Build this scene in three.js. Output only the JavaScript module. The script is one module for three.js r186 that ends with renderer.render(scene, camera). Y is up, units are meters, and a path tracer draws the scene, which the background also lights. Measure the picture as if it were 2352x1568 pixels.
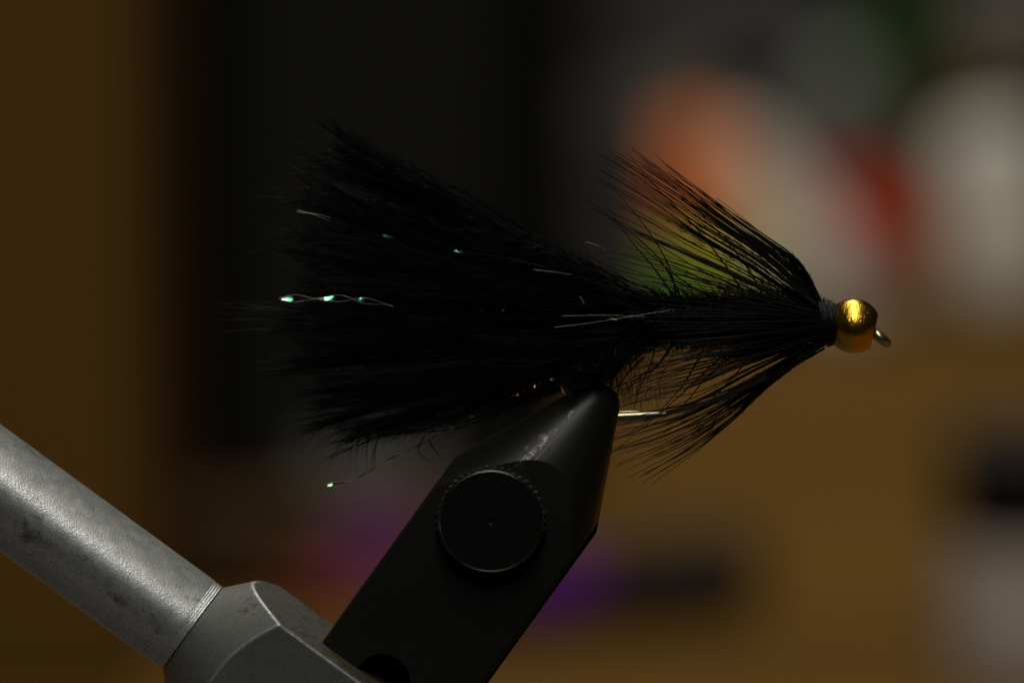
import * as THREE from 'three';
import { mergeGeometries, mergeVertices, toCreasedNormals } from 'three/addons/utils/BufferGeometryUtils.js';
import { RoundedBoxGeometry } from 'three/addons/geometries/RoundedBoxGeometry.js';
import { RectAreaLightUniformsLib } from 'three/addons/lights/RectAreaLightUniformsLib.js';
import { Brush, Evaluator, SUBTRACTION, INTERSECTION } from 'three-bvh-csg';

// ---------------------------------------------------------------- camera, light, exposure
const PX = 0.06 / 2352;                 // metres per photograph unit (2352 across) in the plane of the fly
const FOCUS = 0.32, TILT = THREE.MathUtils.degToRad(11), HEIGHT = 0.165;   // desk top is y = 0
const scene = new THREE.Scene();
scene.background = new THREE.Color(0.006, 0.0056, 0.005);
const camera = new THREE.PerspectiveCamera(2 * THREE.MathUtils.radToDeg(Math.atan(784 * PX / FOCUS)), 1024 / 682, 0.02, 20);
camera.position.set(0, HEIGHT + FOCUS * Math.sin(TILT), FOCUS * Math.cos(TILT));
camera.lookAt(0, HEIGHT, 0);
camera.focus = FOCUS - 0.0015;
camera.userData.fStop = 20;
scene.add(camera);
RectAreaLightUniformsLib.init();
const LAMP = { x: 0.02, y: 1.75, z0: -2.3, z1: 2.3, w: 0.34, down: 7.2, up: 2.0 };
const LAMP_COLOR = new THREE.Color(1, 0.97, 0.875);
const renderer = new THREE.WebGLRenderer({ antialias: true });
renderer.toneMapping = THREE.LinearToneMapping;
renderer.toneMappingExposure = 1;
renderer.shadowMap.enabled = true;

// ---------------------------------------------------------------- helpers
let seed = 12345;
const rnd = () => { seed = (seed + 0x6d2b79f5) | 0; let t = Math.imul(seed ^ (seed >>> 15), 1 | seed); t = (t + Math.imul(t ^ (t >>> 7), 61 | t)) ^ t; return ((t ^ (t >>> 14)) >>> 0) / 4294967296; };
const rr = (a, b) => a + (b - a) * rnd();
const gauss = () => (rnd() + rnd() + rnd() + rnd() - 2) * 0.87;
const lerp = (a, b, t) => a + (b - a) * t;
const V3 = (x, y, z) => new THREE.Vector3(x, y, z);
const used = new Map();
function numbered(name) { const n = used.get(name) ?? 0; used.set(name, n + 1); return n ? `${name}_${String(n).padStart(3, '0')}` : name; }
function shadows(m) { m.castShadow = m.receiveShadow = true; return m; }
function part(name, geometry, material, parent, label) {
  const m = shadows(new THREE.Mesh(geometry, material)); m.name = name;
  if (label) m.userData.label = label;
  parent.add(m); return m;
}
function tag(o, label, category, group, kind) {
  o.userData.label = label; o.userData.category = category;
  if (group) o.userData.group = group;
  if (kind) o.userData.kind = kind;
  return o;
}
function thing(name, label, category, group) {
  const g = new THREE.Group(); g.name = numbered(name); scene.add(g);
  return tag(g, label, category, group);
}
// the vise and the fly lean with the vise head: their own plane, in photograph units, y up, origin where the vise head stands
function bench(g) { g.position.set(0, HEIGHT, 0); g.rotation.x = -TILT; return g; }
const L = (px, py, z = 0) => V3((px - 1176) * PX, (784 - py) * PX, z * PX);
// point of the desk top under a pixel
function deskAt(px, py) {
  const x = (px - 1176) * PX, y = (784 - py) * PX, c = Math.cos(TILT), s = Math.sin(TILT);
  const d = V3(x, y * c - FOCUS * s, -y * s - FOCUS * c), k = -camera.position.y / d.y;
  return { p: camera.position.clone().addScaledVector(d, k), size: PX * k };     // size: metres per photograph unit there
}

// value noise, tileable by period
function makeNoise(n, s) {
  const keep = seed; seed = s; const a = new Float32Array(n * n).map(() => rnd()); seed = keep;
  return (x, y) => {
    const ix = Math.floor(x), iy = Math.floor(y), fx = x - ix, fy = y - iy, u = fx * fx * (3 - 2 * fx), v = fy * fy * (3 - 2 * fy);
    const g = (i, j) => a[(((j % n) + n) % n) * n + (((i % n) + n) % n)];
    return lerp(lerp(g(ix, iy), g(ix + 1, iy), u), lerp(g(ix, iy + 1), g(ix + 1, iy + 1), u), v);
  };
}
const N1 = makeNoise(64, 7), N2 = makeNoise(128, 19);
const fbm = (x, y) => 0.5 * N1(x, y) + 0.27 * N2(2 * x, 2 * y) + 0.15 * N1(4 * x + 9, 4 * y) + 0.08 * N2(8 * x, 8 * y + 5);
function dataTex(w, h, f, srgb) {
  const d = new Uint8Array(w * h * 4);
  for (let y = 0; y < h; y++) for (let x = 0; x < w; x++) {
    const c = f(x, y), i = (y * w + x) * 4;
    for (let k = 0; k < 3; k++) d[i + k] = Math.max(0, Math.min(255, 255 * (Array.isArray(c) ? c[k] : c)));
    d[i + 3] = 255;
  }
  const t = new THREE.DataTexture(d, w, h); t.magFilter = t.minFilter = THREE.LinearFilter; t.wrapS = t.wrapT = THREE.RepeatWrapping;
  if (srgb) t.colorSpace = THREE.SRGBColorSpace;
  t.needsUpdate = true; return t;
}

// thin fibres gathered into one geometry (or one each)
class Fibres {
  constructor() { this.p = []; this.n = []; this.i = []; }
  add(pts, r0, r1, sides = 3, bulge) {
    const base = this.p.length / 3, m = pts.length, T = V3(), A = V3(), B = V3(), q = rnd() * 6.28;
    for (let k = 0; k < m; k++) {
      T.subVectors(pts[Math.min(k + 1, m - 1)], pts[Math.max(k - 1, 0)]).normalize();
      A.set(-T.y, T.x, 0); if (A.lengthSq() < 1e-6) A.set(1, 0, 0); A.normalize(); B.crossVectors(T, A);
      const t = k / (m - 1), r = lerp(r0, r1, bulge ? bulge(t) : t) * PX;
      for (let s = 0; s < sides; s++) {
        const a = q + s * 2 * Math.PI / sides, x = A.x * Math.cos(a) + B.x * Math.sin(a), y = A.y * Math.cos(a) + B.y * Math.sin(a), z = A.z * Math.cos(a) + B.z * Math.sin(a);
        this.p.push(pts[k].x + x * r, pts[k].y + y * r, pts[k].z + z * r); this.n.push(x, y, z);
      }
    }
    for (let k = 0; k < m - 1; k++) for (let s = 0; s < sides; s++) {
      const a = base + k * sides + s, b = base + k * sides + (s + 1) % sides, c = a + sides, d = b + sides;
      this.i.push(a, b, c, b, d, c);
    }
  }
  build() {
    const g = new THREE.BufferGeometry();
    g.setAttribute('position', new THREE.Float32BufferAttribute(this.p, 3));
    g.setAttribute('normal', new THREE.Float32BufferAttribute(this.n, 3));
    g.setIndex(this.i); return g;
  }
}
const curve = (pts, n) => new THREE.CatmullRomCurve3(pts, false, 'centripetal').getPoints(n);

// ---------------------------------------------------------------- materials
const M = {};
M.steel = new THREE.MeshStandardMaterial({ name: 'grey metal', color: new THREE.Color(1, 1, 1), metalness: 1, roughness: 0.45 });
M.fibre = new THREE.MeshPhysicalMaterial({ name: 'black fibre', color: new THREE.Color(0.0022, 0.002, 0.0018), roughness: 0.42, specularIntensity: 0.35 });
M.fluff = new THREE.MeshPhysicalMaterial({ name: 'black fluff', color: new THREE.Color(0.002, 0.0019, 0.0018), roughness: 0.5, specularIntensity: 0.22 });
M.thread = new THREE.MeshPhysicalMaterial({ name: 'black thread', color: new THREE.Color(0.006, 0.006, 0.007), roughness: 0.35, specularIntensity: 0.28 });
M.hook = new THREE.MeshStandardMaterial({ name: 'hook wire', color: new THREE.Color(0.50, 0.44, 0.28), metalness: 1, roughness: 0.3 });

// ---------------------------------------------------------------- setting: desk, wall behind it, ceiling
{
  const wood = dataTex(512, 512, (x, y) => {
    const g = fbm(x / 512 * 4, y / 512 * 40), f = N2(x / 8, y / 2), v = 0.78 + 0.34 * (g - 0.5) + 0.1 * (f - 0.5);
    return [0.465 * v, 0.32 * v, 0.08 * v];
  }, true);
  const desk = thing('desk', 'brown wooden desk top, soft and out of focus behind the fly', 'desk');
  const top = new RoundedBoxGeometry(2.0, 0.03, 1.41, 3, 0.003); top.translate(0, -0.015, -0.445);
  M.desk = new THREE.MeshPhysicalMaterial({ name: 'desk wood', map: wood, roughness: 0.85, specularIntensity: 0.25 });
  part('desk_top', top, M.desk, desk);
  const wall = shadows(new THREE.Mesh(new THREE.BoxGeometry(4, 2.6, 0.1), new THREE.MeshStandardMaterial({ name: 'dark wall', color: new THREE.Color(0.035, 0.034, 0.032), roughness: 0.9 })));
  wall.name = 'wall'; wall.position.set(0, 1.2, -2.6); scene.add(wall); tag(wall, 'dark grey wall behind the desk', 'wall', null, 'structure');
  const ceil = shadows(new THREE.Mesh(new THREE.BoxGeometry(5, 0.1, 6), new THREE.MeshStandardMaterial({ name: 'ceiling', color: new THREE.Color(0.72, 0.72, 0.68), roughness: 0.9 })));
  ceil.name = 'ceiling'; ceil.position.set(0, 2.45, 0); scene.add(ceil); tag(ceil, 'pale ceiling above the desk', 'ceiling', null, 'structure');

  const lamp = thing('ceiling_lamp', 'long tube lamp hanging over the desk', 'lamp');
  const len = LAMP.z1 - LAMP.z0, zc = (LAMP.z0 + LAMP.z1) / 2; lamp.position.set(LAMP.x, LAMP.y, zc);
  const hs = new RoundedBoxGeometry(LAMP.w * 1.15, 0.04, len * 1.02, 3, 0.01); hs.translate(0, 0.03, 0);
  part('housing', hs, new THREE.MeshStandardMaterial({ name: 'lamp housing', color: new THREE.Color(0.7, 0.7, 0.68), roughness: 0.5 }), lamp);
  const df = new THREE.BoxGeometry(LAMP.w, 0.012, len); df.translate(0, 0.003, 0);
  part('diffuser', df, new THREE.MeshStandardMaterial({ name: 'lamp diffuser', color: 0xffffff, emissive: LAMP_COLOR, emissiveIntensity: 1, roughness: 0.6 }), lamp);
  const a = new THREE.RectAreaLight(LAMP_COLOR, LAMP.down, LAMP.w, len); a.name = 'tube_light'; a.position.set(LAMP.x, LAMP.y - 0.006, zc); a.lookAt(LAMP.x, -10, zc); scene.add(a);
  const b = new THREE.RectAreaLight(LAMP_COLOR, LAMP.up, LAMP.w, len); b.name = 'tube_uplight'; b.position.set(LAMP.x, LAMP.y + 0.056, zc); b.lookAt(LAMP.x, 10, zc); scene.add(b);
}

// ---------------------------------------------------------------- vise
const vise = bench(thing('tying_vise', 'fly tying vise with black jaws clamping the hook and a grey metal stem', 'vise'));
const U = [0.808, -0.589], W = [0.589, 0.808];           // along the stem (to the lower right) and across it (up), y up
const ORIGIN = L(444, 1444);
function stemFrame(ax, perp, z) { return V3(ORIGIN.x + (U[0] * ax + W[0] * perp) * PX, ORIGIN.y + (U[1] * ax + W[1] * perp) * PX, z * PX); }
function gridGeometry(nu, nv, f) {           // f(i, j) -> {p, uv}; v closes on itself
  const p = [], uv = [], idx = [];
  for (let i = 0; i <= nu; i++) for (let j = 0; j <= nv; j++) { const q = f(i, j); p.push(q.p.x, q.p.y, q.p.z); uv.push(...q.uv); }
  for (let i = 0; i < nu; i++) for (let j = 0; j < nv; j++) { const a = i * (nv + 1) + j, b = a + 1, c = a + nv + 1, d = c + 1; idx.push(a, b, c, b, d, c); }
  const g = new THREE.BufferGeometry();
  g.setAttribute('position', new THREE.Float32BufferAttribute(p, 3)); g.setAttribute('uv', new THREE.Float32BufferAttribute(uv, 2)); g.setIndex(idx);
  g.computeVertexNormals();
  const n = g.attributes.normal;              // join the normals along the closing seam
  for (let i = 0; i <= nu; i++) {
    const a = i * (nv + 1), b = a + nv, v = V3(n.getX(a) + n.getX(b), n.getY(a) + n.getY(b), n.getZ(a) + n.getZ(b)).normalize();
    n.setXYZ(a, v.x, v.y, v.z); n.setXYZ(b, v.x, v.y, v.z);
  }
  return g;
}
{
  // worn aluminium: mottled tone, short scratches and pits
  const S = 1024, tone = new Float32Array(S * S), bump = new Float32Array(S * S);
  for (let y = 0; y < S; y++) for (let x = 0; x < S; x++) {
    const n = fbm(x / S * 32, y / S * 32), g = rnd(), k = y * S + x;
    tone[k] = 0.80 + 0.10 * (n - 0.5) + 0.30 * (N2(x / 2.6, y / 2.6) - 0.5) + 0.16 * (g - 0.5);
    const stain = fbm(x / S * 12 + 31, y / S * 12 + 7); if (stain > 0.63) tone[k] *= 1 - Math.min(0.45, 3.2 * (stain - 0.63)) * (0.4 + N2(x / 2, y / 2));
    bump[k] = 0.5 + 0.6 * (N2(x / 2.2, y / 2) - 0.5) + 0.4 * (g - 0.5);
  }
  for (let s = 0; s < 5200; s++) {
    let x = rnd() * S, y = rnd() * S; const a = rr(-0.7, 0.7) + (rnd() < 0.3 ? 1.5 : 0), l = rr(4, 26), d = rr(-0.35, 0.3), c = rr(-0.16, 0.3);
    for (let t = 0; t < l; t++) { x += Math.cos(a); y += Math.sin(a); const k = ((y | 0) & 1023) * S + ((x | 0) & 1023); bump[k] += d; tone[k] += c; }
  }
  const tTone = dataTex(S, S, (x, y) => Math.min(1, tone[y * S + x] * 1.18)), tBump = dataTex(S, S, (x, y) => bump[y * S + x]), tRough = dataTex(S, S, (x, y) => 0.72 + 0.5 * (0.86 - tone[y * S + x]) + 0.15 * (N1(x / 16, y / 16) - 0.5));
  tTone.colorSpace = THREE.SRGBColorSpace;
  M.rod = new THREE.MeshStandardMaterial({ name: 'worn aluminium', map: tTone, color: new THREE.Color(0.89, 0.91, 0.91), metalness: 0.86, roughness: 0.44, roughnessMap: tRough, bumpMap: tBump, bumpScale: 0.75e-5 });
  const speck = new Float32Array(S * S).fill(0);
  for (let s = 0; s < 2600; s++) { const x = rnd() * S, y = rnd() * S, r = rr(0.6, 2.4), v = rr(0.05, 0.5) * (rnd() < 0.3 ? -0.8 : 1); for (let q = 0; q < r * 5; q++) speck[((y + gauss() * r) & 1023) * S + ((x + gauss() * r) & 1023)] = v; }
  const tBlock = dataTex(S, S, (x, y) => 0.74 + 0.05 * (fbm(x / S * 64, y / S * 64) - 0.5) + 0.16 * (N2(x / 2.4, y / 2.4) - 0.5) + speck[y * S + x], true);
  M.block = new THREE.MeshStandardMaterial({ name: 'worn grey steel', map: tBlock, color: new THREE.Color(0.96, 0.98, 0.97), vertexColors: true, metalness: 0.85, roughness: 0.46, bumpMap: tBump, bumpScale: 0.7e-5 });

  // stem: a round rod with turned grooves at the joint
  const prof = (ax) => ax > -26 ? 116.5 + 1.4 * Math.sin(ax * 1.05) - (ax > -4 ? 3 : 0) : 118;
  const st = []; for (let a = -1100; a < -60; a += 40) st.push(a); for (let a = -60; a <= 14; a += 1) st.push(a);
  part('stem', gridGeometry(st.length - 1, 120, (i, j) => {
    const ax = st[i], r = prof(ax), th = -j / 120 * 2 * Math.PI; return { p: stemFrame(ax, r * Math.sin(th), r * Math.cos(th)), uv: [ax / 1024, -th * 118 / 1024] };
  }), M.rod, vise);

  // collar block: bar with turned shoulder, edges worn round
  const shoulder = (x) => x < -2 ? 60 + (x + 14) * 4.6 : 115 + 1.12 * (x + 2);
  const soft = (a, b, k) => { const h = Math.max(k - Math.abs(a - b), 0) / k; return Math.min(a, b) - h * h * k * 0.25; };
  const flats = [[232, -0.12], [172, Math.PI / 2 - 0.12], [150, Math.PI - 0.12], [165, -Math.PI / 2 - 0.12]];
  const NB = 600, ab = []; for (let a = -14; a < 175; a += 1.4) ab.push(a); for (let a = 175; a <= 900; a += 8) ab.push(a);
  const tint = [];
  const cg = gridGeometry(ab.length - 1, NB, (i, j) => {
    const ax = ab[i], th = -j / NB * 2 * Math.PI, all = [shoulder(ax)];
    for (const [d, q] of flats) { const c = Math.cos(th - q); if (c > 0.05) all.push(d / c); }
    all.sort((a, b) => a - b);
    const r = soft(all[0], all[1], 8), rubGlint = 1 - (all[1] - all[0]) / (1.5 + 6 * N1(ax / 9, th * 14)), w = rubGlint > 0 ? Math.min(1, rubGlint * (0.4 + 1.6 * N2(ax / 2.5, th * 60))) : 0;    // edge highlights painted into the vertex colour, broken up like rubbed bare metal
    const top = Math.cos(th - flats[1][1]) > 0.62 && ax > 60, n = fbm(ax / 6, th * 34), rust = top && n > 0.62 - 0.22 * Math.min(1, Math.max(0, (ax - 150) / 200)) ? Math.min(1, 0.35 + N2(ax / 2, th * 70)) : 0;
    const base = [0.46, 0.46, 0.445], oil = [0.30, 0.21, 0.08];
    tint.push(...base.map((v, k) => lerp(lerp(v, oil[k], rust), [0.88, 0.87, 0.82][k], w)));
    return { p: stemFrame(ax, r * Math.sin(th), r * Math.cos(th)), uv: [ax / 700 + 0.37, -th * 180 / 700] };
  });
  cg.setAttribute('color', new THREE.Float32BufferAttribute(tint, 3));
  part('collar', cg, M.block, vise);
  // black plate added out of view so the stem mirrors dark
  const foot = new RoundedBoxGeometry(0.26, 0.016, 0.44, 4, 0.004); foot.rotateX(TILT); const fo = V3(-0.115, -HEIGHT + 0.008, 0.03).applyAxisAngle(V3(1, 0, 0), TILT); foot.translate(fo.x, fo.y, fo.z);
  part('added_foot_plate', foot, new THREE.MeshStandardMaterial({ name: 'added black plate', color: new THREE.Color(0.012, 0.012, 0.012), roughness: 0.6 }), vise);
}
{
  // jaws: two plates turned to a cone at the tip; local a along the jaw (up), b across, z towards the viewer
  const A = [0.585, 0.811], B = [0.811, -0.585], tip = [1395 - 1176, 784 - 895];
  const lathe = new THREE.LatheGeometry([[0.01, 9], [22, 6], [38, -4], [48, -18], [56, -34], [200, -340], [245, -432], [300, -520], [320, -1150], [0.01, -1150]].reverse().map(([r, y]) => new THREE.Vector2(r, y)), 160);
  const ev = new Evaluator(); ev.attributes = ['position', 'normal'];
  const cone = new Brush(lathe); cone.updateMatrixWorld();
  const hole = new Brush(new THREE.CylinderGeometry(64, 64, 600, 64).rotateX(Math.PI / 2).translate(-30, -838, 0)); hole.updateMatrixWorld();
  const slab = (z0, z1) => {
    const s = new THREE.Shape(), x0 = -193 + 9, x1 = (z0 > 0 ? 160 : 172) - 9; s.moveTo(x0, -1100); s.lineTo(x1, -1100); s.lineTo(x1, 40); s.lineTo(x0, 40);
    const g = new THREE.ExtrudeGeometry(s, { depth: z1 - z0 - 14, bevelEnabled: true, bevelSize: 9, bevelThickness: 7, bevelSegments: 4 });
    g.deleteAttribute('uv'); g.translate(0, 0, z0 + 7); const b = new Brush(g); b.updateMatrixWorld(); return b;
  };
  const S = 1024;
  const wear = new Float32Array(S * S), scr = new Float32Array(S * S);       // scuffed bare metal on the ridge below the tip
  const put = (arr, x, y, v) => { if (x >= 0 && y >= 0 && x < S && y < S) { const k = (y | 0) * S + (x | 0); arr[k] = Math.max(arr[k], v); } };
  const uvx = (b) => (b + 256) * 2, uvy = (a) => (a + 1100) * S / 1112;    // the texture covers a -1100..12, b -256..256
  for (let s = 0; s < 260; s++) {
    const t = rnd(), a = lerp(-75, -265, Math.pow(t, 0.8)), b = lerp(-36, -66, t) + gauss() * (2 + 9 * t), len = rr(1, 7) * (rnd() < 0.2 ? 2 : 1), ang = rr(0, 6.28), v = rr(0.15, 0.8) * (N2(a / 9, b / 9) > 0.5 ? 1 : 0.1);
    for (let q = 0; q < len; q++) { const x = uvx(b) + Math.cos(ang) * q, y = uvy(a) + Math.sin(ang) * q; put(wear, x, y, v); if (rnd() < 0.6) put(wear, x + 1, y, v * 0.8); }
  }
  for (const [a, b, r0] of [[-92, -40, 4], [-178, -62, 5], [-172, -58, 4], [-214, -74, 3], [-250, -66, 3]]) for (let s = 0; s < 26; s++) put(wear, uvx(b) + gauss() * r0 * 2, uvy(a) + gauss() * r0 * 2, rr(0.4, 1));
  for (let s = 0; s < 500; s++) { let x = rnd() * S, y = rnd() * S; const an = rr(2.3, 2.7), l = rr(10, 70); for (let q = 0; q < l; q++) put(scr, x += Math.cos(an), y += Math.sin(an), rr(0.2, 0.6)); }
  for (let s = 0; s < 60; s++) put(wear, rnd() * S, rnd() * S, rr(0.4, 1));
  wear.fill(0, 0, S * 3); scr.fill(0, 0, S * 3);
  const tCol = dataTex(S, S, (x, y) => { const w = wear[y * S + x], m = 1 + 0.3 * (N2(x / 3, y / 3) - 0.5); return [0.009 * m + 0.26 * w, 0.009 * m + 0.25 * w, 0.0085 * m + 0.22 * w]; });
  const tMet = dataTex(S, S, (x, y) => [0, 0.33 + 0.05 * (N2(x / 5, y / 5) - 0.5) - 0.05 * scr[y * S + x], wear[y * S + x] > 0.3 ? 1 : 0]);
  const tB = dataTex(S, S, (x, y) => 0.5 + 0.2 * (N2(x / 3, y / 3) - 0.5) - 0.3 * scr[y * S + x] - 0.4 * wear[y * S + x]);
  for (const t of [tCol, tMet, tB]) t.wrapS = t.wrapT = THREE.ClampToEdgeWrapping;
  M.jaw = new THREE.MeshPhysicalMaterial({ name: 'blackened steel', map: tCol, roughness: 1, roughnessMap: tMet, metalness: 1, metalnessMap: tMet, bumpMap: tB, bumpScale: 8e-6, specularIntensity: 0.36 });
  for (const [z0, z1] of [[2.5, 140], [-140, -2.5]]) {
    let r = ev.evaluate(slab(z0, z1), cone, INTERSECTION); if (z0 > 0) r = ev.evaluate(r, hole, SUBTRACTION);
    let g = toCreasedNormals(r.geometry, 0.6); g = mergeVertices(g, 1e-3);
    const p = g.attributes.position, uv = new Float32Array(p.count * 2), n = g.attributes.normal;
    for (let k = 0; k < p.count; k++) {
      const b = p.getX(k), a = p.getY(k), z = p.getZ(k); uv[2 * k] = (b + 256) / 512; uv[2 * k + 1] = (a + 1100) / 1112;
      p.setXYZ(k, (tip[0] + A[0] * a + B[0] * b) * PX, (tip[1] + A[1] * a + B[1] * b) * PX, z * PX);
      const nb = n.getX(k), na = n.getY(k); n.setXYZ(k, A[0] * na + B[0] * nb, A[1] * na + B[1] * nb, n.getZ(k));
    }
    g.setAttribute('uv', new THREE.BufferAttribute(uv, 2));
    part('jaw', g, M.jaw, vise, z0 > 0 ? 'front jaw with scuffed ridge below its tip and a round hole' : 'rear jaw behind a thin seam');
  }
  // thumb screw with knurled rim
  const c = L(1128, 1191, 0), NT = 46, sh = new THREE.Shape();
  for (let k = 0; k < NT; k++) {
    const st = 2 * Math.PI / NT, h = rr(-2.5, 1.2);
    for (const [f, r] of [[-0.5, 117], [-0.12, 124 + h], [0.12, 124 + h], [0.5, 117]]) { const t = (k + f) * st; k || f > -0.5 ? sh.lineTo(Math.cos(t) * r, Math.sin(t) * r) : sh.moveTo(Math.cos(t) * r, Math.sin(t) * r); }
  }
  M.screw = new THREE.MeshPhysicalMaterial({ name: 'black screw', color: new THREE.Color(0.004, 0.004, 0.004), roughness: 0.36, specularIntensity: 0.22, bumpMap: tB, bumpScale: 5e-6 });
  const kn = new THREE.ExtrudeGeometry(sh, { depth: 44, bevelEnabled: true, bevelSize: 1.5, bevelThickness: 2, bevelSegments: 2 }); kn.translate(0, 0, 137); kn.scale(PX, PX, PX); kn.translate(c.x, c.y, 0);
  const pr = [[0.01, 196], [2.5, 197.5], [5, 200.5], [7, 201.4], [9, 201.5], [13, 201.5], [60, 201.5], [111, 201.5], [111, 190], [0.01, 190]].reverse().map(([r, y]) => new THREE.Vector2(r, y));
  const hd = toCreasedNormals(new THREE.LatheGeometry(pr, 140), 0.5); hd.rotateX(Math.PI / 2); hd.scale(PX, PX, PX); hd.translate(c.x, c.y, 0);
  const ts = part('thumb_screw', hd, M.screw, vise, 'flat round black screw head with a bright worn rim');
  part('knurled_rim', kn, M.knurl = new THREE.MeshStandardMaterial({ name: 'knurled edge', color: new THREE.Color(0.022, 0.022, 0.021), metalness: 0.6, roughness: 0.36 }), ts);
  const rg = new THREE.LatheGeometry([[111, 192], [111, 201.5], [112.5, 202.3], [114.5, 201.6], [116.5, 199], [117.6, 195], [118, 181]].reverse().map(([r, y]) => new THREE.Vector2(r, y)), 160); rg.rotateX(Math.PI / 2); rg.scale(PX, PX, PX); rg.translate(c.x, c.y, 0);
  part('rim', rg, new THREE.MeshStandardMaterial({ name: 'worn rim', color: new THREE.Color(0.085, 0.085, 0.082), metalness: 1, roughness: 0.26, bumpMap: tB, bumpScale: 1e-5 }), ts);
}

// ---------------------------------------------------------------- fly
const fly = bench(thing('fishing_fly', 'black feathered fishing fly with gold bead head clamped in the vise', 'fishing fly'));
{
  // hook: shank, bend and point, and a down-turned eye
  const pts = [[1990, 752], [1915, 745], [1700, 738], [1480, 735], [1400, 736]].map(([x, y]) => L(x, y));
  for (let k = 1; k <= 9; k++) { const t = Math.PI / 2 + k * Math.PI / 10 * 1.0; pts.push(L(1400 + 110 * Math.cos(t), 846 - 110 * Math.sin(t))); }
  pts.push(L(1405, 956), L(1450, 955), L(1492, 952), L(1532, 949));
  const f = new Fibres(), cp = curve(pts, 160);
  f.add(cp, 12.5, 12.5, 12, undefined);
  { const n = cp.length, s = 12; for (let k = n - 20; k < n; k++) { const sc = 1 - 0.94 * Math.pow((k - (n - 20)) / 19, 1.3); for (let q = 0; q < s; q++) { const o = (k * s + q) * 3; f.p[o] = lerp(cp[k].x, f.p[o], sc); f.p[o + 1] = lerp(cp[k].y, f.p[o + 1], sc); f.p[o + 2] = lerp(cp[k].z, f.p[o + 2], sc); } } }
  const hook = part('hook', f.build(), M.hook, fly);
  const eye = new THREE.TorusGeometry(21 * PX, 11 * PX, 16, 48); eye.rotateX(Math.PI / 2); eye.scale(1, 1, 1); eye.rotateZ(-0.70); const e = L(2021, 774); eye.translate(e.x, e.y, e.z);
  part('eye', eye, M.hook, hook);

  // bead: drilled ball, slightly worn
  const R = 63, h0 = 41, prof = []; const t0 = Math.asin(h0 / R);
  prof.push([16, Math.cos(t0) * R - 8], [h0 - 6, Math.cos(t0) * R - 3]);
  for (let k = 0; k <= 40; k++) { const t = lerp(t0, Math.PI - t0, k / 40); prof.push([Math.sin(t) * R, Math.cos(t) * R]); }
  prof.push([h0 - 6, -Math.cos(t0) * R + 3], [16, -Math.cos(t0) * R + 8]);
  const bead = new THREE.LatheGeometry(prof.reverse().map(([r, y]) => new THREE.Vector2(r, y)), 120);
  const bp = bead.attributes.position, bu = bead.attributes.uv;
  bead.rotateZ(-Math.PI / 2 - 0.24); bead.scale(PX, PX, PX); const bc = L(1961, 748); bead.translate(bc.x, bc.y, bc.z);
  const S = 512, dent = new Float32Array(S * S);
  for (let y = 0; y < S; y++) for (let x = 0; x < S; x++) dent[y * S + x] = 0.5 + 0.5 * (fbm(x / 16, y / 22) - 0.5) + 0.15 * (N2(x / 3, y / 4) - 0.5);
  for (let s = 0; s < 60; s++) { const cx = rnd() * S, cy = rnd() * S, r = rr(3, 11), d = rr(0.1, 0.35); for (let y = -r; y <= r; y++) for (let x = -r; x <= r; x++) { const q = (x * x + y * y) / (r * r); if (q < 1) dent[(((cy + y) | 0) & 511) * S + (((cx + x) | 0) & 511)] -= d * (1 - q); } }
  for (let s = 0; s < 260; s++) { let x = rnd() * S, y = rnd() * S; const a = rr(-0.4, 0.4), l = rr(8, 40); for (let q = 0; q < l; q++) { x += Math.cos(a); y += Math.sin(a); dent[((y | 0) & 511) * S + ((x | 0) & 511)] -= 0.12; } }
  M.gold = new THREE.MeshStandardMaterial({ name: 'gold bead', color: new THREE.Color(0.80, 0.46, 0.06), metalness: 1, roughness: 1, roughnessMap: dataTex(S, S, (x, y) => 0.13 + 0.18 * fbm(x / 30, y / 30)), bumpMap: dataTex(S, S, (x, y) => dent[y * S + x]), bumpScale: 2.8e-5 });
  part('bead', bead, M.gold, fly);

  // thread collar: wraps side by side behind the bead
  const th = new Fibres();
  for (let k = 0; k < 3; k++) {
    const tp = []; for (let q = 0; q <= 420; q++) {
      const t = q / 420, a = t * 2 * Math.PI * 9 + k * 2.1, x = lerp(1888, 1917, (t + 0.13 * Math.sin(a * 0.5 + k)) ), r = 49 + 2.2 * k + 1.6 * Math.sin(a * 3.3 + k * 2) - 4 * t;
      tp.push(L(x - 0.24 * r * Math.sin(a) * 0.6, 741 - r * Math.sin(a), r * Math.cos(a)));
    }
    th.add(tp, 2.4, 2.4, 6);
  }
  const core = new THREE.CylinderGeometry(46 * PX, 50 * PX, 34 * PX, 40).rotateZ(-Math.PI / 2 - 0.12); const cc = L(1901, 741); core.translate(cc.x, cc.y, 0); core.deleteAttribute('uv');
  const thg = th.build(); part('thread_collar', mergeGeometries([thg.toNonIndexed(), core.toNonIndexed()]), M.thread, fly);

  // chenille body: a fuzzy core round the shank
  const body = new Fibres();
  for (let k = 0; k < 7500; k++) {
    const x = lerp(1440, 1895, rnd()), a = rnd() * 6.283, n = Math.min(1, (1900 - x) / 60), r0 = 30, len = r0 + (rr(14, 38) + (rnd() < 0.2 ? rr(5, 30) : 0)) * (0.5 + 0.5 * n), lean = rr(-40, 22), w = gauss() * 0.5;
    const cy = 737, y = (r, b) => cy - r * Math.sin(a + b), z = (r, b) => r * Math.cos(a + b);
    body.add([L(x, y(r0 - 22, 0), z(r0 - 22, 0)), L(x + lean * 0.4, y((r0 + len) * 0.5, w * 0.5), z((r0 + len) * 0.5, w * 0.5)), L(x + lean, y(len, w), z(len, w))], 1.6, 0.4);
  }
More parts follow.
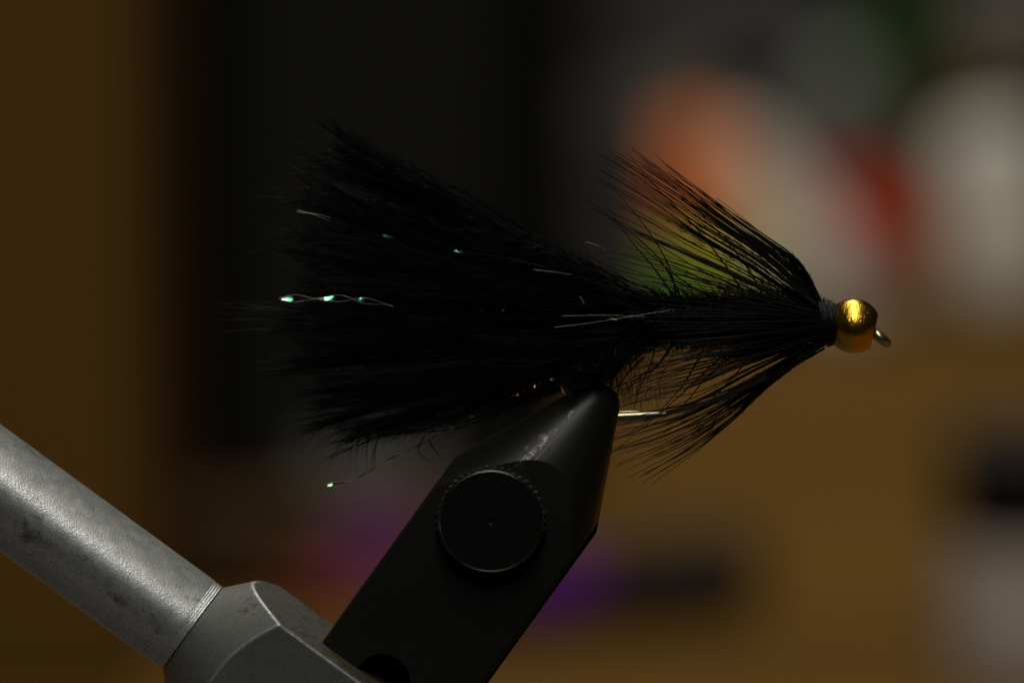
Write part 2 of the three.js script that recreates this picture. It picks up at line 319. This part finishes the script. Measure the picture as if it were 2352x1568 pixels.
  const bcore = new THREE.CylinderGeometry(46 * PX, 40 * PX, 450 * PX, 48, 24).rotateZ(-Math.PI / 2); const bq = L(1668, 737); bcore.translate(bq.x, bq.y, 0); bcore.deleteAttribute('uv');
  part('body', mergeGeometries([body.build().toNonIndexed(), bcore.toNonIndexed()]), M.fluff, fly).userData.kind = 'stuff';
}

// tail: marabou plumes fanned out behind the body
{
  const f = new Fibres(), tips = [[725, 275], [735, 300], [712, 322], [740, 345], [690, 378], [652, 418], [640, 470], [650, 530], [640, 590], [655, 640], [640, 690], [630, 745], [650, 800], [655, 850], [665, 900], [690, 940], [722, 965], [775, 998], [835, 1030]];
  const tipAt = (v) => { const q = v * (tips.length - 1), k = Math.min(tips.length - 2, q | 0), t = q - k; return [lerp(tips[k][0], tips[k + 1][0], t), lerp(tips[k][1], tips[k + 1][1], t)]; };
  const barb = (root, tip, o) => {
    const d = V3().subVectors(tip, root), len = d.length() / PX, side = V3(-d.y, d.x, 0).normalize();
    const b1 = (o.bow ?? gauss() * 24) * PX, b2 = gauss() * 20 * PX;
    const c1 = root.clone().addScaledVector(d, 0.33).addScaledVector(side, b1), c2 = root.clone().addScaledVector(d, 0.7).addScaledVector(side, b1 * 0.8 + b2);
    c2.z += gauss() * 12 * PX;
    const pts = curve([root, c1, c2, tip], 12); f.add(pts, o.r ?? 2.2, 0.7);
    const cv = new THREE.CatmullRomCurve3([root, c1, c2, tip], false, 'centripetal'), nb = Math.round(len * (o.dens ?? 0.1));
    for (let k = 0; k < nb; k++) {
      const t = lerp(o.from ?? 0.12, 1, Math.pow(rnd(), 0.85)), p = cv.getPoint(t), T = cv.getTangent(Math.min(0.999, t)), a = rnd() * 6.283;
      const s = V3(-T.y, T.x, 0).normalize(), q = s.clone().multiplyScalar(Math.cos(a)).add(V3(0, 0, Math.sin(a)));
      const sp = rr(0.15, 0.6) * (o.spread ?? 1), l = rr(18, 70) * (o.fl ?? 1) * PX, bend = gauss() * 0.42;
      const m = p.clone().addScaledVector(T, l * 0.5).addScaledVector(q, l * 0.5 * sp * 0.8), e = p.clone().addScaledVector(T, l).addScaledVector(q, l * sp).addScaledVector(s, l * bend);
      e.y -= 3 * PX * rnd(); f.add([p, m, e], rr(0.4, 0.9), 0.2);
    }
  };
  const NC = 46;
  for (let c = 0; c < NC; c++) {      // plumes: barbs that run together towards a wispy tip
    const v = (c + rr(0.1, 0.9)) / NC, [tx, ty] = tipAt(v), far = rr(v < 0.14 ? 0.84 : 0.9, v < 0.14 ? 0.95 : v < 0.4 ? 1.0 : 1.05) * (c % 5 === 0 ? 0.88 : 1), z = gauss() * 100, bow = (v < 0.2 ? -12 : v > 0.75 ? 12 : 0) + gauss() * 34, cx = tx + gauss() * 14, cy = ty + gauss() * 16;
    const r0 = L(1450 + gauss() * 30, lerp(705, 800, v) + gauss() * 10, gauss() * 26), n = 7 + (rnd() * 4 | 0);
    for (let q = 0; q < n; q++) {
      const root = r0.clone().add(V3(gauss() * 20 * PX, gauss() * 12 * PX, gauss() * 14 * PX)), T0 = L(cx + gauss() * 17, cy + gauss() * 19, z + gauss() * 22);
      barb(root, root.clone().lerp(T0, far * Math.min(1, 1.06 - Math.abs(gauss()) * 0.24)), { bow: bow + gauss() * 12, dens: 0.14, r: 1.5, spread: rr(0.5, 1.3), fl: rr(0.8, 1.25) });
    }
  }
  for (let k = 0; k < 150; k++) {      // shorter ones between them
    const v = rnd(), [tx, ty] = tipAt(v), root = L(1450 + gauss() * 40, lerp(705, 800, v) + gauss() * 14, gauss() * 32), T0 = L(tx + gauss() * 26, ty + gauss() * 30, gauss() * 105);
    barb(root, root.clone().lerp(T0, rr(0.45, 0.9)), { bow: gauss() * 30, dens: 0.15, r: 1.5, spread: rr(0.6, 1.6) });
  }
  for (let k = 0; k < 60; k++) {      // the long tight plume at the top
    const lo = k % 3 === 0, root = L(1430 + gauss() * 40, 705 + gauss() * 10, gauss() * 20 + 20), T0 = lo ? L(735 + gauss() * 8, 318 + gauss() * 7, 30 + gauss() * 14) : L(730 + gauss() * 10, 280 + gauss() * 7, 30 + gauss() * 14);
    barb(root, root.clone().lerp(T0, 1 - Math.abs(gauss()) * 0.22), { bow: -10 + gauss() * 8, spread: 0.12, dens: 0.08, fl: 0.7, r: 1.6 });
  }
  for (let k = 0; k < 110; k++) {     // shorter plumes over the back of the body and the bend
    const v = rnd(), root = L(1490 + gauss() * 34, lerp(676, 806, v) + gauss() * 10, gauss() * 45), T0 = L(lerp(1050, 1150, rnd()), lerp(500, 900, v) + gauss() * 24, gauss() * 110);
    barb(root, T0, { dens: 0.14 });
  }
  for (let k = 0; k < 90; k++) {      // fluff round the bend, over the jaw tip
    const root = L(1470 + gauss() * 30, 780 + gauss() * 18, gauss() * 50), T0 = L(rr(1230, 1410), 0, gauss() * 90); T0.y = L(0, lerp(878, 868, rnd()) + gauss() * 20).y;
    barb(root, T0, { dens: 0.2, spread: 1.5, fl: 0.7, r: 1.5 });
  }
  for (let k = 0; k < 12; k++) {      // hanging wisps at the lower left and stray ends
    const x = rr(798, 862), r = L(x + 25, 985 + gauss() * 12, 20), e = L(x + gauss() * 8, rr(1040, 1088), 20 + gauss() * 20); f.add(curve([r, L(x + 6, 1015, 20), e], 6), 1.2, 0.4);
  }
  for (const [x0, y0, x1, y1, x2, y2] of [[880, 385, 860, 350, 846, 308], [900, 398, 885, 370, 872, 340], [975, 1000, 960, 1035, 990, 1062], [985, 1010, 1000, 1035, 1012, 1048]]) f.add(curve([L(x0, y0, 25), L(x1, y1, 25), L(x2, y2, 25)], 6), 2.2, 0.5);
  for (let k = 0; k < 26; k++) { const y = rr(690, 765), x = rr(490, 600); f.add(curve([L(700, y * 0.5 + 365, 30 + gauss() * 40), L(lerp(x, 700, 0.5), y + gauss() * 6, 30 + gauss() * 40), L(x, y + gauss() * 8, 30 + gauss() * 40)], 6), 0.8, 0.35); }
  const tail = part('tail', f.build(), M.fluff, fly); tail.userData.kind = 'stuff';
}

// hackle: stiff barbs swept back from the collar; every barb a piece of its own
{
  const fine = new Fibres(), barbs = [];
  const fan = (sets, u, v) => { const q = u * (sets.length - 1), k = Math.min(sets.length - 2, q | 0), t = q - k; return sets[k].map((p, i) => [lerp(p[0], sets[k + 1][i][0], t), lerp(p[1], sets[k + 1][i][1], t)]); };
  const up = [
    [[1886, 694], [1842, 612], [1742, 538], [1640, 466], [1514, 381]],
    [[1884, 704], [1760, 592], [1640, 508], [1520, 424], [1400, 345]],
    [[1876, 716], [1716, 608], [1596, 540], [1484, 466], [1372, 398]],
    [[1860, 716], [1700, 628], [1590, 574], [1470, 516], [1345, 465]],
    [[1830, 716], [1690, 650], [1570, 606], [1450, 566], [1335, 535]],
    [[1790, 716], [1670, 680], [1560, 650], [1440, 620], [1340, 590]]];
  const low = [
    [[1886, 797], [1775, 876], [1673, 974], [1599, 1027], [1487, 1101]],
    [[1882, 792], [1765, 876], [1650, 962], [1560, 1016], [1425, 1072]],
    [[1878, 788], [1750, 868], [1630, 938], [1530, 984], [1398, 1028]],
    [[1870, 786], [1726, 850], [1600, 918], [1510, 950], [1405, 968]],
    [[1850, 786], [1706, 826], [1600, 858], [1500, 880], [1395, 912]],
    [[1800, 786], [1680, 806], [1580, 820], [1490, 846], [1405, 880]]];
  const addBarb = (pts2, zs, r0 = 3.4, reach = 1) => {
    let pts = pts2.map(([x, y], i) => L(x, y, lerp(zs[0], zs[1], i / (pts2.length - 1))));
    pts = curve(pts, 20); if (reach < 1) pts = curve(pts.slice(0, Math.max(4, Math.round(21 * reach))), 20);
    const f = new Fibres(); f.add(pts, r0, 0.62, 5, (t) => Math.pow(t, 0.7)); barbs.push(f.build());
    for (let k = 0; k < 14; k++) {                   // short fluff near the root
      const i = 1 + (rnd() * 8 | 0), p = pts[i], T = V3().subVectors(pts[i + 1], p).normalize(), s = V3(-T.y, T.x, rr(-1, 1)).multiplyScalar(rnd() < 0.5 ? 1 : -1), l = rr(5, 15) * PX;
      fine.add([p, p.clone().addScaledVector(T, l).addScaledVector(s, l * 0.35)], 0.8, 0.3);
    }
  };
  const many = (sets, n, power) => {            // barbs cling together in little clumps and part near their tips
    for (let k = 0; k < n;) {
      const u0 = Math.pow(Math.min(1, (k + rnd() * 3) / n), power), o = gauss() * 13, o2 = gauss() * 10, bend = gauss() * 16, side = rnd() < 0.5 ? 1 : -1, m = 1 + (rnd() * 3 | 0), z0 = gauss() * 16;
      for (let q = 0; q < m && k < n; q++, k++) {
        const u = Math.min(1, Math.max(0, u0 + gauss() * 0.03)), e = gauss() * 14, e2 = gauss() * 13, wob = gauss() * 7;
        const p = fan(sets, u).map(([x, y], i) => [x + (o + e) * i * i / 14 + (i ? gauss() * 2 : gauss() * 9), y + (i ? (o2 + e2 * (i > 2 ? 1 : 0.2)) * i / 4 + (bend * 1.3 + wob) * Math.sin(i / 4 * Math.PI) * 0.5 : gauss() * 5)]);
        const a = u * 1.35 * side; addBarb(p, [50 * Math.sin(a), 60 * Math.sin(a) * rr(0.6, 1) + z0 + gauss() * 10], rr(1.8, 3.1), Math.min(1, rr(0.74, 1.25)));
      }
    }
  };
  many(up, 48, 1.7); many(up.slice(0, 3), 26, 1.3); many(low, 64, 1.1);
  // single barbs that cross the gaps
  for (const [pts, z] of [
    [[[1555, 690], [1535, 610], [1480, 520], [1408, 432]], 40], [[[1568, 690], [1520, 600], [1430, 520], [1350, 462]], 30], [[[1548, 680], [1500, 610], [1440, 540], [1395, 470]], -20],
    [[[1720, 690], [1660, 600], [1590, 510], [1520, 440], [1440, 350]], -30], [[[1760, 690], [1720, 620], [1620, 500], [1470, 358]], 10], [[[1700, 690], [1640, 655], [1540, 610], [1450, 585], [1340, 574]], 50],
    [[[1640, 690], [1560, 640], [1500, 590], [1400, 500]], 30], [[[1780, 690], [1700, 660], [1600, 615], [1480, 545], [1352, 478]], 20], [[[1660, 690], [1560, 650], [1420, 620], [1300, 560]], 30],
    [[[1886, 797], [1775, 878], [1673, 975], [1599, 1028], [1487, 1101]], 5], [[[1884, 797], [1772, 876], [1668, 968], [1560, 1034], [1442, 1096]], 15], [[[1884, 794], [1768, 872], [1660, 958], [1560, 1010], [1466, 1042]], 25], [[[1880, 794], [1760, 866], [1650, 944], [1540, 1000], [1440, 1038]], -10], [[[1886, 797], [1774, 880], [1676, 970], [1606, 1018], [1494, 1082]], -30],
    [[[1664, 812], [1580, 890], [1500, 960], [1396, 1046]], 50], [[[1700, 800], [1620, 870], [1560, 940], [1440, 1000]], 20], [[[1618, 800], [1570, 880], [1510, 950], [1440, 1000]], -10], [[[1735, 800], [1690, 860], [1600, 950], [1500, 1010]], -30],
    [[[1512, 758], [1495, 830], [1470, 890], [1452, 940]], 50], [[[1650, 800], [1560, 826], [1480, 842], [1400, 860]], 60], [[[1770, 800], [1660, 818], [1560, 822], [1470, 838]], 40], [[[1560, 770], [1520, 830], [1490, 850], [1420, 910]], 30],
    [[[1480, 820], [1440, 860], [1420, 900], [1412, 960]], 20], [[[1760, 790], [1690, 800], [1620, 870], [1480, 900], [1420, 930]], -40], [[[1540, 800], [1500, 850], [1475, 860], [1440, 900]], -30]]) addBarb(pts.map(([x, y]) => [x + gauss() * 2, y + gauss() * 2]), [z * 0.4, z], 2.6);
  // barbs lying over the front and back of the body
  for (let k = 0; k < 110; k++) {
    const a = gauss() * 0.75, s = rnd() < 0.5 ? 1 : -1, open = rr(0.25, 0.62), l = rr(170, 420), c = Math.cos(a), y0 = 742 - 44 * Math.sin(a), w = gauss() * 14;
    const q = (t) => [1886 - l * t, y0 - Math.sin(a) * open * l * (t - 0.25 * t * t) * 1.25 + w * t * t], z0 = s * 44 * c, z1 = s * Math.min(150, 44 + open * l * 0.8) * c;
    addBarb([0, 0.3, 0.65, 1].map(q), [z0, z1], 3.4);
  }
  for (let k = 0; k < 150; k++) {      // loose barbs standing off the body
    const x = rr(1480, 1800), up1 = rnd() < 0.5 ? 1 : -1, l = rr(40, 120), a = rr(0.12, 0.75), z = gauss() * 40, y = 737 - up1 * rr(30, 52);
    fine.add(curve([L(x, y, z), L(x - l * 0.5, y - up1 * l * 0.5 * Math.tan(a) * 1.1, z + gauss() * 10), L(x - l, y - up1 * l * Math.tan(a) * rr(0.6, 1), z + gauss() * 20)], 6), 1.5, 0.4);
  }
  for (let k = 0; k < 12; k++) { const d = gauss() * 12; fine.add(curve([L(1760, 862 + d, 40), L(1640, 915 + d, 45), L(1520, 948 + d, 45), L(1402, 962 + d * 1.6, 45)], 14), 1.8, 0.5); }
  // fine comb-like fluff below the bend, and fuzz along the thick roots
  for (let k = 0; k < 190; k++) {
    const x = 1400 + 130 * Math.pow(rnd(), 1.4), y = rr(815, 905), l = rr(18, 60), a = 1.57 + gauss() * 0.5; fine.add(curve([L(x, y, gauss() * 40), L(x + Math.cos(a) * l * 0.5 + gauss() * 3, y + Math.sin(a) * l * 0.5, gauss() * 40), L(x + Math.cos(a) * l + gauss() * 5, y + Math.sin(a) * l, gauss() * 40)], 4), 0.55, 0.25);
  }
  for (let k = 0; k < 260; k++) { const x = rr(1300, 1470), y = lerp(850, 800, (x - 1300) / 170) + gauss() * 20, a = rr(0.1, 2.6), l = rr(20, 70); fine.add(curve([L(x, y, 60 + gauss() * 40), L(x + Math.cos(a) * l * 0.5, y + Math.sin(a) * l * 0.4, 60 + gauss() * 40), L(x + Math.cos(a) * l, y + Math.sin(a) * l * 0.9, 50 + gauss() * 50)], 5), 0.9, 0.3); }
  for (let k = 0; k < 800; k++) {
    const top = rnd() < 0.55, t = 2.8 * (1 - Math.sqrt(rnd())), e = top ? fan(up, rnd() * 0.5) : fan(low, rnd() * 0.5), i = Math.min(3, t | 0), q = t - i, x = lerp(e[i][0], e[i + 1][0], q), y = lerp(e[i][1], e[i + 1][1], q), l = rr(10, 30), a = Math.atan2(e[i + 1][1] - e[i][1], e[i + 1][0] - e[i][0]) + gauss() * 0.35, z = gauss() * 35;
    fine.add([L(x, y, z), L(x + Math.cos(a) * l, y + Math.sin(a) * l, z + gauss() * 8)], 1.1, 0.3);
  }
  const h = part('hackle', fine.build(), M.fibre, fly); h.userData.kind = 'stuff';
  barbs.forEach((g, k) => part(k ? `barb_${String(k).padStart(3, '0')}` : 'barb', g, M.fibre, h));
}

// flash: thin twisted strands of iridescent film, and a few stray fibres with their glint painted pale
{
  M.film = new THREE.MeshPhysicalMaterial({ name: 'iridescent film', vertexColors: true, color: 0xffffff, metalness: 1, roughness: 0.15, transparent: true, opacity: 0.4, side: THREE.DoubleSide });
  M.edge = new THREE.MeshPhysicalMaterial({ name: 'film edge', color: new THREE.Color(0.22, 0.20, 0.21), roughness: 0.3 });
  const strand = (pts, half, period, phase, warm, edge, label) => {
    const n = 300, cv = new THREE.CatmullRomCurve3(pts.map(([x, y, z]) => L(x, y, z)), false, 'centripetal'), len = cv.getLength() / PX, p = [], c = [], idx = [];
    for (let k = 0; k <= n; k++) {
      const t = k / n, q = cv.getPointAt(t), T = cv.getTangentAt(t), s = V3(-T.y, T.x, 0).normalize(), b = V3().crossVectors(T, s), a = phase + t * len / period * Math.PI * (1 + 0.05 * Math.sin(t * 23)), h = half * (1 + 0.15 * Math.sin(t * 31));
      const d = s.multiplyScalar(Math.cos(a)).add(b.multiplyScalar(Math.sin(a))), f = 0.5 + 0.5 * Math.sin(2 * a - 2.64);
      const w = Math.pow(f, 6) * (t < 0.25 ? 1 : t < 0.62 ? 0.25 : 0.04), dim = t < 0.4 ? 1 : t < 0.62 ? 0.5 : 0.1, hue = 0.5 + 0.5 * Math.sin(a * 1.7), m = [lerp(lerp(warm, 0.03, f), 0.75, w), lerp(lerp(0.05, 0.7 * dim, f), 0.95, w), lerp(lerp(0.06, (0.2 + 0.5 * hue) * dim, f), 0.95, w)];  // glints and their fading along the strand are painted into the vertex colours
      for (const o of [-1, 1]) { p.push(q.x + d.x * o * h * PX, q.y + d.y * o * h * PX, q.z + d.z * o * h * PX); c.push(...m); }
      if (k < n) { const i = 2 * k; idx.push(i, i + 1, i + 2, i + 1, i + 3, i + 2); }
    }
    const g = new THREE.BufferGeometry(); g.setAttribute('position', new THREE.Float32BufferAttribute(p, 3)); g.setAttribute('color', new THREE.Float32BufferAttribute(c, 3)); g.setIndex(idx); g.computeVertexNormals();
    const m = part('flash_strand', g, M.film, fly, label), f = new Fibres();      // the cut edges of the film catch the light as fine lines
    for (const o of [0, 1]) { const e = []; for (let k = 0; k <= n * edge; k++) { const i = (2 * k + o) * 3; e.push(V3(p[i], p[i + 1], p[i + 2])); } f.add(e, 0.7, 0.5, 4); }
    part('film_edge', f.build(), M.edge, m);
    return m;
  };
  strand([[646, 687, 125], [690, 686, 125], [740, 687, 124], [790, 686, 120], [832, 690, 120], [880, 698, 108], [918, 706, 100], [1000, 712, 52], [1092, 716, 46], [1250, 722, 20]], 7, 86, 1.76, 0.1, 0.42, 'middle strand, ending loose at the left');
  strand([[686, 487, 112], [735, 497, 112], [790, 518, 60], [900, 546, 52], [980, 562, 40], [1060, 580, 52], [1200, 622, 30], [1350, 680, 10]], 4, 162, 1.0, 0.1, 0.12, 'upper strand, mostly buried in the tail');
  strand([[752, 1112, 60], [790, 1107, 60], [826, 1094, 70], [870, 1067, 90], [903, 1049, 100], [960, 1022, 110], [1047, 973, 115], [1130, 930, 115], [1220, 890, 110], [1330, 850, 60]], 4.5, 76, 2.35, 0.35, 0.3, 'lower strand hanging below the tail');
  M.pale = new THREE.MeshPhysicalMaterial({ name: 'painted glint fibre', color: new THREE.Color(0.10, 0.095, 0.085), roughness: 0.3 });  // lamp glint on black hairs put into a pale colour
  for (const [pts, r] of [[[[1225, 621, 128], [1270, 626, 128], [1312, 632, 126]], 0.6], [[[1272, 752, 118], [1340, 744, 120], [1430, 730, 124], [1536, 713, 118]], 0.9], [[[1290, 726, 112], [1400, 724, 112], [1480, 728, 112]], 0.5], [[[1345, 556, 30], [1368, 563, 30], [1392, 576, 30]], 1.6], [[[1330, 682, 118], [1336, 690, 118], [1340, 700, 118]], 2.4]]) {
    const f = new Fibres(); f.add(curve(pts.map((q) => L(...q)), 16), r, r * 0.6, 5); part('stray_fibre', f.build(), M.pale, fly);
  }
  M.crumb = new THREE.MeshStandardMaterial({ name: 'feather crumb', color: new THREE.Color(0.20, 0.12, 0.08), roughness: 0.7 });
  for (const [x, y] of [[1655, 672], [1680, 682], [1648, 680]]) { const f = new Fibres(); f.add(curve([L(x - 4, y - 6, 66), L(x + 3, y - 1, 70), L(x + 2, y + 7, 66)], 6), 3, 1.6, 5); part('feather_crumb', f.build(), M.crumb, fly); }
}

// ---------------------------------------------------------------- things on the desk behind, out of focus
const flat = (r, g, b, rough = 0.7) => new THREE.MeshPhysicalMaterial({ color: new THREE.Color(r, g, b), roughness: rough, specularIntensity: 0.3 });
{
  // wooden cabinet at the left
  const a = deskAt(-250, 1600), cab = thing('wooden_cabinet', 'brown wooden cabinet side standing at the left behind the vise', 'cabinet');
  const wd = deskAt(332, 1600).p.x - a.p.x; cab.position.set(a.p.x + wd / 2, 0, a.p.z - 0.06);
  const g = new RoundedBoxGeometry(wd, 0.2, 0.12, 3, 0.002); g.translate(0, 0.1, 0);
  part('cabinet_body', g, flat(0.145, 0.076, 0.015, 0.5), cab);
  // dark box in the middle
  const d = deskAt(860, 1130), box = thing('dark_box', 'dark grey box with black edge bands behind the tail of the fly', 'box');
  box.position.set(d.p.x, 0, d.p.z - 0.04);
  const w = 940 * d.size, fr = new RoundedBoxGeometry(w * 0.60, 0.16, 0.08, 3, 0.003); fr.translate(0, 0.08, 0);
  part('front_panel', fr, flat(0.016, 0.0163, 0.0155, 0.95), box);
  for (const s of [-1, 1]) { const e = new RoundedBoxGeometry(w * 0.2, 0.165, 0.084, 3, 0.003); e.translate(s * w * 0.4, 0.0825, 0); part('edge_band', e, flat(0.005, 0.005, 0.005, 0.95), box); }
}
{
  // dark board at the back of the desk that the packets hang from and lean on
  const bd = thing('pegboard', 'dark board standing at the back of the desk behind the packets', 'board'); bd.position.set(0.13, 0, -1.12);
  const g = new RoundedBoxGeometry(0.40, 0.24, 0.012, 2, 0.002); g.translate(0, 0.12, 0); part('board_panel', g, flat(0.035, 0.035, 0.033, 0.9), bd);
}
// flat packets of feathers and yarn: pillow-shaped bag with a card header
function pillow(w, h, t) {
  const g = new THREE.SphereGeometry(1, 40, 24), p = g.attributes.position;
  for (let k = 0; k < p.count; k++) { const x = p.getX(k), y = p.getY(k), z = p.getZ(k), e = (v) => Math.sign(v) * Math.pow(Math.abs(v), 0.45); p.setXYZ(k, e(x) * w / 2, e(y) * h / 2, z * t / 2); }
  g.computeVertexNormals(); return g;
}
function packet(name, label, cat, px, py, base, w, h, turn, color, header) {
  const d = deskAt(px, base), s = d.size, t = thing(name, label, cat), lift = (base - py) * s * 1.02;
  t.position.set(d.p.x, lift, d.p.z); t.rotation.set(-0.12, 0, turn);
  part('bag', pillow(w * s, h * s, Math.min(w, h) * s * 0.35), flat(...color), t);
  if (header) { const g = new RoundedBoxGeometry(w * s * 0.96, h * s * header[0], 0.003, 2, 0.001); g.translate(0, h * s * (0.5 + header[0] * 0.4), 0); part('header_card', g, flat(...header[1]), t); }
  return t;
}
packet('feather_packet', 'pale beige packet leaning diagonally above the gold bead', 'packet', 1800, 520, 700, 200, 500, 0.66, [0.74, 0.68, 0.57], null);
packet('feather_packet', 'orange packet behind the upper hackle of the fly', 'packet', 1605, 420, 760, 200, 310, 0.3, [0.97, 0.27, 0.075], [0.3, [0.22, 0.18, 0.165]]);
packet('yarn_packet', 'yellow packet low behind the upper hackle', 'packet', 1700, 590, 800, 150, 110, 0.2, [0.5, 0.40, 0.03], null);
packet('yarn_packet', 'bright green packet low behind the hackle, beside the yellow one', 'packet', 1622, 632, 810, 190, 90, -0.4, [0.10, 0.70, 0.01], null);
packet('feather_packet', 'red packet tilted among the pale packets right of the bead', 'packet', 2010, 500, 750, 130, 270, 0.85, [0.55, 0.014, 0.004], null);
packet('feather_packet', 'white packet standing low between the bead and the red packet', 'packet', 1960, 640, 725, 260, 230, 0.3, [0.70, 0.66, 0.60], null);
packet('feather_packet', 'grey green packet above the red one', 'packet', 1960, 250, 620, 220, 240, 0.1, [0.26, 0.28, 0.25], null);
packet('feather_packet', 'dark green packet at the top beside the grey green one', 'packet', 2050, 100, 640, 150, 260, 0.25, [0.015, 0.06, 0.004], null);
packet('feather_packet', 'white packet at the right edge behind the bead', 'packet', 2290, 490, 740, 240, 430, 0.12, [0.78, 0.76, 0.68], null);
packet('feather_packet', 'dark brown packet at the upper right above the white one', 'packet', 2250, 220, 600, 200, 170, -0.2, [0.10, 0.055, 0.02], null);
packet('feather_packet', 'grey packet in the upper right corner', 'packet', 2320, 50, 560, 220, 180, 0.0, [0.2, 0.19, 0.17], null);
packet('feather_packet', 'slate grey packet between the pale diagonal one and the red one', 'packet', 1880, 330, 690, 200, 260, 0.6, [0.09, 0.09, 0.085], null);
packet('feather_packet', 'dark grey packet above the pale diagonal one', 'packet', 1690, 90, 520, 520, 300, 0.1, [0.055, 0.055, 0.053], null);
packet('feather_packet', 'charcoal packet standing between the dark box and the orange packet', 'packet', 1405, 500, 830, 250, 580, 0.03, [0.055, 0.052, 0.048], null);
packet('yarn_packet', 'grey packet lying at the foot of the dark box', 'packet', 850, 1080, 1160, 290, 150, 0.1, [0.14, 0.138, 0.13], null);
packet('thread_packet', 'magenta packet left of the vise jaw', 'packet', 880, 1265, 1340, 220, 150, 0.1, [0.17, 0.03, 0.20], null);
packet('yarn_packet', 'added dark brown shape standing for the shaded desk between the cabinet and the dark red packet', 'packet', 570, 1280, 1400, 380, 270, 0.0, [0.045, 0.022, 0.006], null);  // dark shape added in place of the shade on the desk
packet('thread_packet', 'dark red packet beside the magenta one, above the collar', 'packet', 745, 1360, 1420, 200, 110, 0.1, [0.22, 0.04, 0.02], null);
{
  // tool with a purple handle lying on the desk
  const a = deskAt(1120, 1450), b = deskAt(1770, 1400), t = thing('hand_tool', 'black tool with purple handle lying on the desk right of the jaw', 'tool'), d = V3().subVectors(b.p, a.p), r = 190 * a.size / 2;
  t.position.copy(a.p); t.position.y = r; t.rotation.y = Math.atan2(-d.z, d.x); const l = d.length();
  part('handle', new THREE.CapsuleGeometry(r * 1.02, l * 0.2, 8, 24).rotateZ(Math.PI / 2).translate(l * 0.16, 0, 0), flat(0.10, 0.003, 0.19), t);
  part('shaft', new THREE.CapsuleGeometry(r, l * 0.36, 8, 24).rotateZ(Math.PI / 2).translate(l * 0.66, 0, 0), flat(0.008, 0.008, 0.009), t);
  // jar at the right edge
  const j = deskAt(2350, 1540), jar = thing('jar', 'pale jar with black cap at the right edge of the desk', 'jar'), s = j.size; jar.position.copy(j.p);
  const R = 185 * s, H = 340 * s;
  part('jar_body', new THREE.LatheGeometry([[0.0001, 0], [R * 0.92, 0], [R, 0.05 * H], [R, 0.9 * H], [R * 0.8, H], [0.0001, H]].map(([x, y]) => new THREE.Vector2(x, y)), 48), flat(0.5, 0.44, 0.40, 0.4), jar);
  part('cap', new THREE.LatheGeometry([[0.0001, H * 1.004], [R * 0.98, H], [R * 0.98, H * 1.6], [R * 0.9, H * 1.64], [0.0001, H * 1.64]].map(([x, y]) => new THREE.Vector2(x, y)), 48), flat(0.01, 0.01, 0.011, 0.5), jar);
}
renderer.render(scene, camera);
